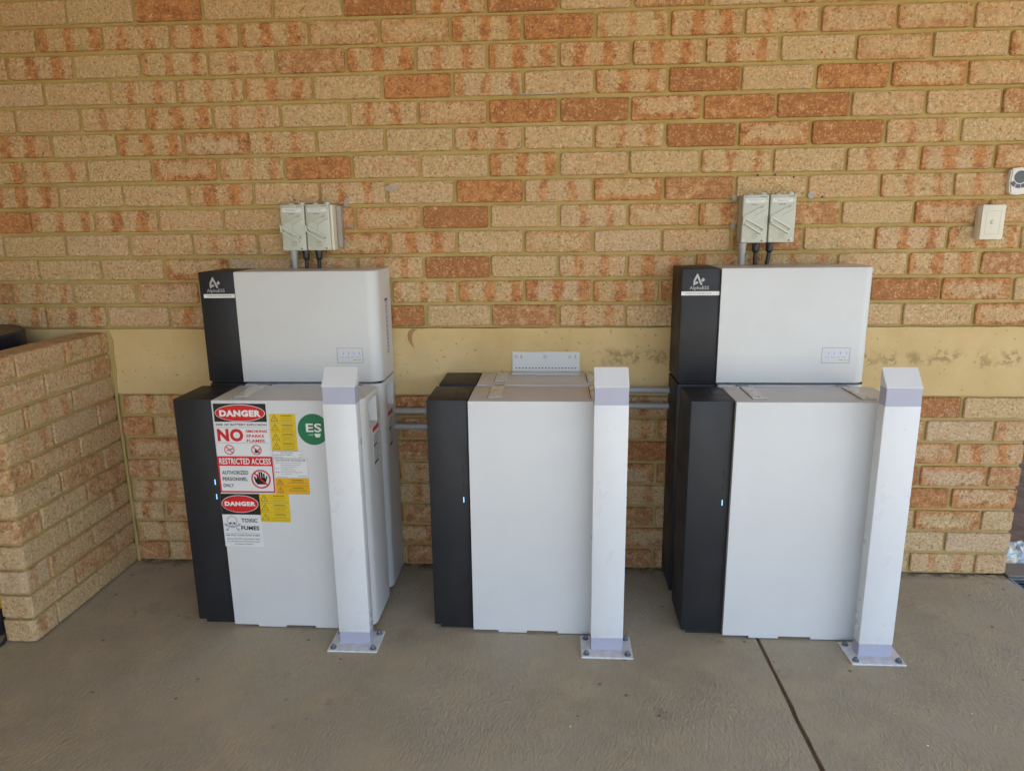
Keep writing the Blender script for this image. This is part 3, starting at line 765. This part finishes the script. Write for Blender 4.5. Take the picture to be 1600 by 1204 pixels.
fin('small_print', bm, INK, p, kind='stuff')
bm = bmesh.new(); ell(bm, 1.1345-OX, .6920, .0500, .0505, SY, .0006, 56); es = fin('green_round_sticker', bm, GREEN, fb1)
text('lettering', es, PRINTW, sh([('ES', 1.1110, 1.1605, .6835, .7115)]), y_(0), .02)
text('lettering', es, PRINTW, sh([('LISS', 1.1180, 1.1330, .6725, .6765)]), y_(0), .01)
bm = bmesh.new(); poly(bm, shx([(1.1365, .6785), (1.1570, .6785), (1.1550, .6700), (1.1525, .6665), (1.1415, .6665), (1.1390, .6700)]), y_(0)); fin('battery_symbol', bm, PRINTW, es)

# ------------------------------------------------------------------ bollards
def bollard(x, label, dy=0):
    t = thing('bollard', label, 'bollard', (x, -.555+dy, 0), 'square white bollards bolted down before the cabinets')
    W, D = .100, .044
    bm = bmesh.new(); box(bm, .0008, W-.0008, .0008, D-.0008, .0055, .8495, .0012); fin('primer_band', bm, BAND, t)
    bm = bmesh.new()
    a = [bm.verts.new(v) for v in ((0, 0, .8478), (W, 0, .8478), (W, D, .8478), (0, D, .8478), (0, 0, .8505), (W, 0, .8505), (W, D, .9020), (0, D, .9020))]
    for f in ((3, 2, 1, 0), (0, 1, 5, 4), (4, 5, 6, 7), (2, 3, 7, 6), (1, 2, 6, 5), (3, 0, 4, 7)): bm.faces.new([a[i] for i in f])
    bmesh.ops.bevel(bm, geom=list(bm.edges), offset=.0013, segments=2, affect='EDGES'); fin('sloping_cap', bm, POST_W, t, smooth=True)
    bm = bmesh.new(); box(bm, 0, W, 0, D, .0475, .7975, .0018, 2); fin('post', bm, POST_W, t, smooth=True)
    bm = bmesh.new(); box(bm, -.030, .129, -.0375, .078, 0, .0055, .0008); bp = fin('base_plate', bm, POST_W, t)
    for px in (-.014, .113):
        for py in (-.0215, .062):
            bm = bmesh.new(); cyl(bm, (px, py, .0055), (0, 0, 1), .0098, .0022, 20)
            cyl(bm, (px, py, .0077), (0, 0, 1), .0074, .0062, 6); cyl(bm, (px, py, .0139), (0, 0, 1), .0048, .0040, 12, .0036)
            fin('anchor_bolt', bm, BOLT, t)
    return t
bollard(1.2005, 'white bollard in front of the cabinet with the warning stickers')
bollard(2.0000, 'white bollard in front of the middle cabinet')
bollard(2.8150, 'white bollard furthest right, in front of the cabinet by the floor joint')

# ------------------------------------------------------------------ isolators, conduits, cables
def isolator(x, z, label, wide=0):
    t = thing('isolator_switch', label, 'isolator switch', (x, 0, z), 'grey green isolator switches above the inverters')
    W, H = .0845, .1565
    bm = bmesh.new(); box(bm, -.001, W+.001, -.034, -.001, .001, H-.001, .004, 2); fin('back_box', bm, ISO_D, t, smooth=True)
    bm = bmesh.new(); box(bm, 0, W, -.072, -.0345, 0, H, .0035, 2); fin('cover', bm, ISO, t, smooth=True)
    Y = -.0722
    # raised fork: upper arm fixed on the cover, lower arm is the lever
    bm = bmesh.new()
    def arm(p, q, wd, y, tk, b=bm):
        d = Vector((q[0]-p[0], q[1]-p[1])).normalized()*wd/2; n_ = (-d.y, d.x)
        prism_y(b, [(p[0]+n_[0], p[1]+n_[1]), (q[0]+n_[0], q[1]+n_[1]), (q[0]-n_[0], q[1]-n_[1]), (p[0]-n_[0], p[1]-n_[1])], y-tk, y)
    arm((.006, .088), (.072, .124), .0022, Y, .004); arm((.022, .078), (.078, .108), .0022, Y, .004); arm((.012, .082), (.074, .115), .018, Y, .0012); fin('raised_arm', bm, ISO, t)
    bm = bmesh.new(); cyl(bm, (.024, Y, .079), (0, -1, 0), .0175, .0045, 28); fin('rotary_hub', bm, ISO, t, smooth=True)
    bm = bmesh.new()
    arm((.004, .0825), (.068, .048), .0048, Y, .013, bm); arm((.004, .066), (.064, .030), .0048, Y, .013, bm)
    arm((.003, .086), (.003, .062), .0055, Y, .013, bm); fin('lever', bm, ISO_H, t)
    bm = bmesh.new(); slab(bm, .0075+wide, W-.012+wide*2, H-.0255, H-.0125, Y, .0006); ta = fin('label_strip', bm, SIGNW, t)
    bm = bmesh.new(); q = random.Random(int(x*100)); fine_print(bm, .014+wide, W-.018, H-.0165, .0022, Y-.0006, q); fine_print(bm, .022, W-.028, H-.0210, .0022, Y-.0006, q); fin('small_print', bm, INK, ta, kind='stuff')
    bm = bmesh.new(); fine_print(bm, .028, .050, H-.032, .0036, Y, q)
    fine_print(bm, W-.026, W-.006, H-.0065, .0034, Y, q); fine_print(bm, .004, .011, H-.0065, .002, Y, q)
    for k in range(4): fine_print(bm, .031+k % 2*.003, .054-k % 2*.003, .030-.0048*k, .0018, Y, q)
    slab(bm, W-.020, W-.014, .005, .009, Y, .0004)
    fin('small_print', bm, INK, t, kind='stuff')
    text('lettering', t, INK, [('OFF', .055, .066, .1130, .1175), ('ON', .060, .068, .0405, .0450)], Y-.0020, .02)
    for sx, sz in ((.008, .010), (W-.010, .012), (.009, H-.020), (W-.008, H-.020)):
        bm = bmesh.new(); cyl(bm, (sx, Y+.0005, sz), (0, -1, 0), .0038, .0012, 12); fin('screw', bm, ISO_H, t)
    for sx in (.030, .070):
        bm = bmesh.new(); cyl(bm, (sx, -.045, H-.0005), (0, 0, 1), .0105, .0045 if sx < .05 else .007, 16); fin('entry_plug', bm, ISO_H, t, smooth=True)
    return t
isolator(.9355, 1.2255, 'left isolator of the pair above the left inverter')
isolator(1.0240, 1.2255, 'right isolator of the pair above the left inverter')
isolator(2.5100, 1.2370, 'left isolator of the pair above the right inverter')
isolator(2.5990, 1.2375, 'right isolator of the pair above the right inverter')
# clear-grey mounting rail to the right of the left pair
bm = bmesh.new(); box(bm, 1.1095, 1.1185, -.070, -.002, 1.226, 1.380, .002); o = fin('end_cover', bm, PLASTIC_W)
o['label'] = 'slim ivory cover strip against the right side of the left isolator pair'; o['category'] = 'cover strip'
bm = bmesh.new(); box(bm, 1.1195, 1.136, -.030, -.001, 1.232, 1.376, .002)
o = fin('mounting_bracket', bm, SILI); o['label'] = 'dull grey mounting bracket beside the left isolator pair'; o['category'] = 'bracket'
def conduit_v(x, z1, label):
    t = thing('vertical_conduit', label, 'conduit', (x, -.047, 0), 'short grey conduits below the isolators')
    bm = bmesh.new(); cyl(bm, (0, 0, 1.05), (0, 0, 1), .0100, z1-1.05, 20); fin('pipe', bm, PVC, t, smooth=True)
    bm = bmesh.new(); cyl(bm, (0, 0, z1-.034), (0, 0, 1), .0128, .034, 20); cyl(bm, (0, 0, z1-.010), (0, 0, 1), .0145, .0095, 20); fin('adaptor', bm, PVC, t, smooth=True)
conduit_v(.9640, 1.2255, 'grey plastic conduit dropping from the left isolator pair to the left inverter')
conduit_v(2.5215, 1.2370, 'grey plastic conduit dropping from the right isolator pair to the right inverter')
def cable(x, z1, label, lean=0):
    t = thing('power_cable', label, 'cable', (x, -.047, 0), 'black cables with glands below the isolators')
    bm = bmesh.new(); tube(bm, [(0, 0, z1-.030), (-lean*.1, 0, z1-.045), (-lean*.5, 0, z1-.075), (-lean, .004, z1-.11), (-lean, .01, 1.05)], .0066, 14); fin('sheath', bm, BLACKP, t, smooth=True)
    bm = bmesh.new(); cyl(bm, (0, 0, z1-.008), (0, 0, 1), .0135, .008, 6); cyl(bm, (0, 0, z1-.026), (0, 0, 1), .0120, .018, 18); cyl(bm, (0, 0, z1-.034), (0, 0, 1), .0075, .008, 18, .0120); fin('gland', bm, BLACKP, t, smooth=True)
cable(1.0075, 1.2255, 'black cable between the conduit and the other cable, below the left isolators')
cable(1.0540, 1.2255, 'rightmost black cable below the left isolators, bending back', .008)
cable(2.5665, 1.2370, 'straight black cable beside the conduit, below the right isolators')
cable(2.6120, 1.2375, 'rightmost black cable below the right isolators, leaning left', .012)
def conduit_h(x0, x1, z, label):
    bm = bmesh.new(); cyl(bm, (x0, -.030, z), (1, 0, 0), .0118, x1-x0, 20)
    o = fin('wall_conduit', bm, PVC, smooth=True); o['label'] = label; o['category'] = 'conduit'; o['group'] = 'grey conduits running along the wall between the stacks'
conduit_h(1.20, 1.56, .637, 'upper grey conduit in the gap between the left and middle stacks')
conduit_h(1.20, 1.56, .577, 'lower grey conduit in the gap between the left and middle stacks')
conduit_h(2.02, 2.36, .7185, 'upper grey conduit in the gap between the middle and right stacks')
conduit_h(2.02, 2.36, .6600, 'lower grey conduit in the gap between the middle and right stacks')

# ---- wall bracket over the middle stack
t = thing('wall_bracket', 'white perforated steel bracket screwed to the rendered band above the middle stack', 'bracket', (1.731, 0, .7835))
bm = bmesh.new(); box(bm, 0, .245, -.0065, -.0035, 0, .071, .0006); box(bm, -.001, .246, -.060, -.0035, -.0035, 0, .0006); fin('angle_plate', bm, WHITE, t)
bm = bmesh.new()
for k in range(19): cyl(bm, (.014+k*.0120, -.0062, .0105), (0, -1, 0), .0026, .0008, 10)
fin('row_of_holes', bm, GAP, t, kind='stuff')
for x in (.014, .119, .209):
    bm = bmesh.new(); cyl(bm, (x, -.0064, .053), (0, -1, 0), .0066, .0015, 18); cyl(bm, (x, -.0079, .053), (0, -1, 0), .0040, .004, 6); fin('screw', bm, GALV, t)
for x in (.033, .229):
    bm = bmesh.new(); poly(bm, [(x+.0035*math.cos(R(a)), .053+(.004 if a < 180 else -.004)+.0035*math.sin(R(a))) for a in range(0, 360, 20)], -.0064, .0004); fin('slot', bm, RENDER, t)

# ---- push button plate and keypad at the right
t = thing('push_button_plate', 'ivory wall plate with a small round push button, left below the white keypad', 'switch plate', (3.299, 0, 1.2385))
bm = bmesh.new(); box(bm, 0, .076, -.030, -.0005, 0, .1145, .003, 2); fin('mounting_block', bm, PLASTIC_W, t, smooth=True)
bm = bmesh.new(); box(bm, .0006, .0754, -.0385, -.0305, .0006, .1139, .003, 2); fin('face_plate', bm, PLASTIC_W, t, smooth=True)
bm = bmesh.new(); X0, X1, Z0, Z1 = .015, .061, .018, .094
for r_ in ((X0, X1, Z0, Z0+.0007), (X0, X1, Z1-.0007, Z1), (X0, X0+.0007, Z0, Z1), (X1-.0007, X1, Z0, Z1)): slab(bm, *r_, -.0384, .0004)
fin('inset_line', bm, ISO_D, t)
bm = bmesh.new(); cyl(bm, (.038, -.0384, .058), (0, -1, 0), .0085, .003, 24); cyl(bm, (.038, -.0414, .058), (0, -1, 0), .0068, .002, 24, .0052); fin('push_button', bm, PLASTIC_W, t, smooth=True)
bm = bmesh.new(); cyl(bm, (.034, -.0384, .040), (0, -1, 0), .0016, .0005, 10); fin('indicator', bm, ISO_D, t)
t = thing('keypad', 'white wall keypad with a dark round dial and blue grey keys, at the right edge', 'keypad', (3.383, 0, 1.386))
pts = [(.004, .006), (.010, 0), (.030, -.003), (.056, .001), (.062, .008), (.0635, .040), (.063, .074), (.056, .081), (.032, .084), (.010, .082), (.003, .075), (0, .045)]
bm = bmesh.new(); prism_y(bm, pts, -.022, -.001); bmesh.ops.bevel(bm, geom=[e for e in bm.edges if all(v.co.y < -.02 for v in e.verts)], offset=.004, segments=2, affect='EDGES'); fin('housing', bm, KEY_W, t, smooth=True)
bm = bmesh.new(); cyl(bm, (.032, -.0221, .054), (0, -1, 0), .0200, .0014, 32); fin('dial', bm, KEY_D, t)
for a0 in (212, 246, 280, 314-6):
    bm = bmesh.new(); P1 = [(.032+.0235*math.cos(R(a0+k*7)), .054+.0235*math.sin(R(a0+k*7))) for k in range(5)]; P2 = [(.032+.036*math.cos(R(a0+k*7)), .054+.036*math.sin(R(a0+k*7))) for k in range(5)]
    prism_y(bm, P1+P2[::-1], -.0235, -.0221); fin('key', bm, KEY_D, t)

# ------------------------------------------------------------------ things at the left edge
t = thing('lidded_drum', 'round dark drum with a dusty lid behind the low brick wall, at the left edge', 'drum', (-.262, -.262, -.022))
def lathe(bm, prof, n=40):
    rings = [[bm.verts.new((r*math.cos(2*math.pi*k/n), r*math.sin(2*math.pi*k/n), z)) for k in range(n)] for r, z in prof]
    for a, b in zip(rings, rings[1:]):
        for k in range(n): bm.faces.new((a[k], a[(k+1) % n], b[(k+1) % n], b[k]))
    bm.faces.new(rings[0][::-1]); bm.faces.new(rings[-1])
bm = bmesh.new(); lathe(bm, [(.20, -.12), (.25, .3), (.262, .90), (.262, .93)]); fin('barrel', bm, NAVY, t, smooth=True)
bm = bmesh.new(); lathe(bm, [(.277, .925), (.279, .930), (.279, .975), (.274, .982)]); fin('rim', bm, NAVY, t, smooth=True)
bm = bmesh.new(); lathe(bm, [(.268, .9825), (.25, .986), (.10, .996), (.05, .998)]); fin('lid', bm, LIDB, t, smooth=True)
t = thing('tool_bag', 'black tool bag with a yellow strap at the foot of the low brick wall', 'bag', (-.145, -.70, 0))
bm = bmesh.new(); box(bm, -.12, .225, .13, .30, 0, .215, .03, 3); fin('pouch', bm, BLACKP, t, smooth=True)
bm = bmesh.new(); box(bm, -.118, .2275, .127, .302, .085, .175, .03, 3); fin('strap', bm, YEL, t, smooth=True)
bm = bmesh.new(); tube(bm, [(.02+.085*math.cos(R(a)), -.60+.075*math.sin(R(a)), .007+.02*max(0, math.sin(R(a*1.5)))) for a in range(-110, 150, 10)], .0055, 10)
o = fin('cable_loop', bm, BLACKP, smooth=True); o['label'] = 'loop of black cable lying on the slab by the end of the low wall'; o['category'] = 'cable'

# ------------------------------------------------------------------ beyond the right end of the wall
bm = bmesh.new(); box(bm, 3.590, 6.5, .0, .105, -.12, -.002, .003); fin('concrete_edging', bm, plain('edging_concrete', (.24, .205, .17), .9, 0, (90, .5, .002), .12), kind='structure')
pv = thing('brick_paving', 'red brown brick paving beyond the right end of the house wall', 'paving', (3.58, .115, -.02))
PAVE = plain('paver_brown', (.20, .125, .088), .9, 0, (160, .7, .0015), .3)
bm = bmesh.new(); box(bm, -.5, .5, -.5, .5, 0, 1); bm.free()
bm = bmesh.new(); box(bm, -.11, .11, -.055, .055, -.05, 0, .003); PM = bpy.data.meshes.new('paver'); bmesh.ops.recalc_face_normals(bm, faces=bm.faces); bm.to_mesh(PM); bm.free(); PM.materials.append(PAVE)
ang = R(-35)
for i in range(-14, 24):
    for j in range(-30, 30):
        lx, ly = (i+.5*(j % 2))*.226, j*.116
        X, Y = lx*math.cos(ang)-ly*math.sin(ang), lx*math.sin(ang)+ly*math.cos(ang)
        if .09 < X < 1.15 and .10 < Y < 2.2 and X < .35+Y*.6:
            link('paver', PM, None, pv, (X, Y, rng.uniform(-.002, .001))).rotation_euler = (0, 0, ang)
bm = bmesh.new(); box(bm, 0, 3, 0, 4, -.06, -.008); fin('joint_sand', bm, plain('joint_sand', (.10, .07, .05), .95), pv)
g = thing('drain_grate', 'dark slotted drain grate in the floor past the slab edge at the right', 'drain grate', (3.578, -.62, -.012))
bm = bmesh.new(); box(bm, .002, .012, 0, .605, -.03, .008); box(bm, .17, .18, 0, .605, -.03, .008); box(bm, .012, .17, .593, .603, -.03, .008); fin('frame', bm, BOLT, g)
for k in range(24):
    bm = bmesh.new(); box(bm, .0125, .1695, .012+k*.0245, .022+k*.0245, -.012, .004, .001); fin('bar', bm, BLACKP, g)
bm = bmesh.new(); box(bm, .0, .18, 0, .605, -.11, -.031); fin('channel', bm, GAP, g)
# crumpled clear wrapping
def crumple():
    bm = bmesh.new(); n = 26; q = random.Random(2); vs = {}
    from mathutils import noise
    for i in range(n+1):
        for j in range(n+1):
            u, v = i/n-.5, j/n-.5; e = max(abs(u), abs(v))*2
            p = Vector((u*9, v*9, 1.7)); h = abs(noise.noise(p))*.05+abs(noise.noise(p*2.3))*.03
            x = u*.26+noise.noise(p*1.3)*.02; y = v*.16+noise.noise(p*1.3+Vector((5, 5, 5)))*.02
            vs[i, j] = bm.verts.new((x, y, .004+(1-e**3)*(h*1.1+.025)))
    for i in range(n):
        for j in range(n): bm.faces.new((vs[i, j], vs[i+1, j], vs[i+1, j+1], vs[i, j+1]))
    a = N('crumpled_film'); P = a.coord()
    a.base(a.mix(a.ss(a.noise(P, 22, 3), .4, .6), (.72, .73, .62), (.46, .56, .68))); a.rough(.25)
    o = fin('plastic_wrapping', bm, a.m, None, (3.70, .19, -.018)); o['label'] = 'crumpled shiny clear plastic wrapping on the ground past the wall end'; o['category'] = 'wrapping'
crumple()
# grit and scraps on the slab, singly visible
for k, (x, y, s_, m) in enumerate([(1.62, -1.0, .004, SMEAR), (3.02, -.80, .006, SIGNW), (2.84, -.93, .007, SIGNW), (2.01, -.90, .007, YEL), (1.93, -.90, .006, SIGNW)]):
    bm = bmesh.new(); q = random.Random(k); bmesh.ops.create_icosphere(bm, subdivisions=1, radius=s_*.5)
    for v in bm.verts: v.co = Vector((v.co.x*q.uniform(.7, 1.4), v.co.y*q.uniform(.7, 1.2), v.co.z*.5*q.uniform(.6, 1.1)))
    o = fin('pebble', bm, SMEAR if m is YEL else m, None, (x, y, s_*.2)); o['category'] = 'pebble'
    o['label'] = ['tiny grey chip on the slab in front of the middle bollard, leftmost of the crumbs', 'white chip on the slab right of the right bollard foot', 'pale scrap on the slab in front of the right bollard', 'tan crumb on the slab before the middle bollard, right of a paler one', 'pale crumb on the slab before the middle bollard, left of a tan one'][k]
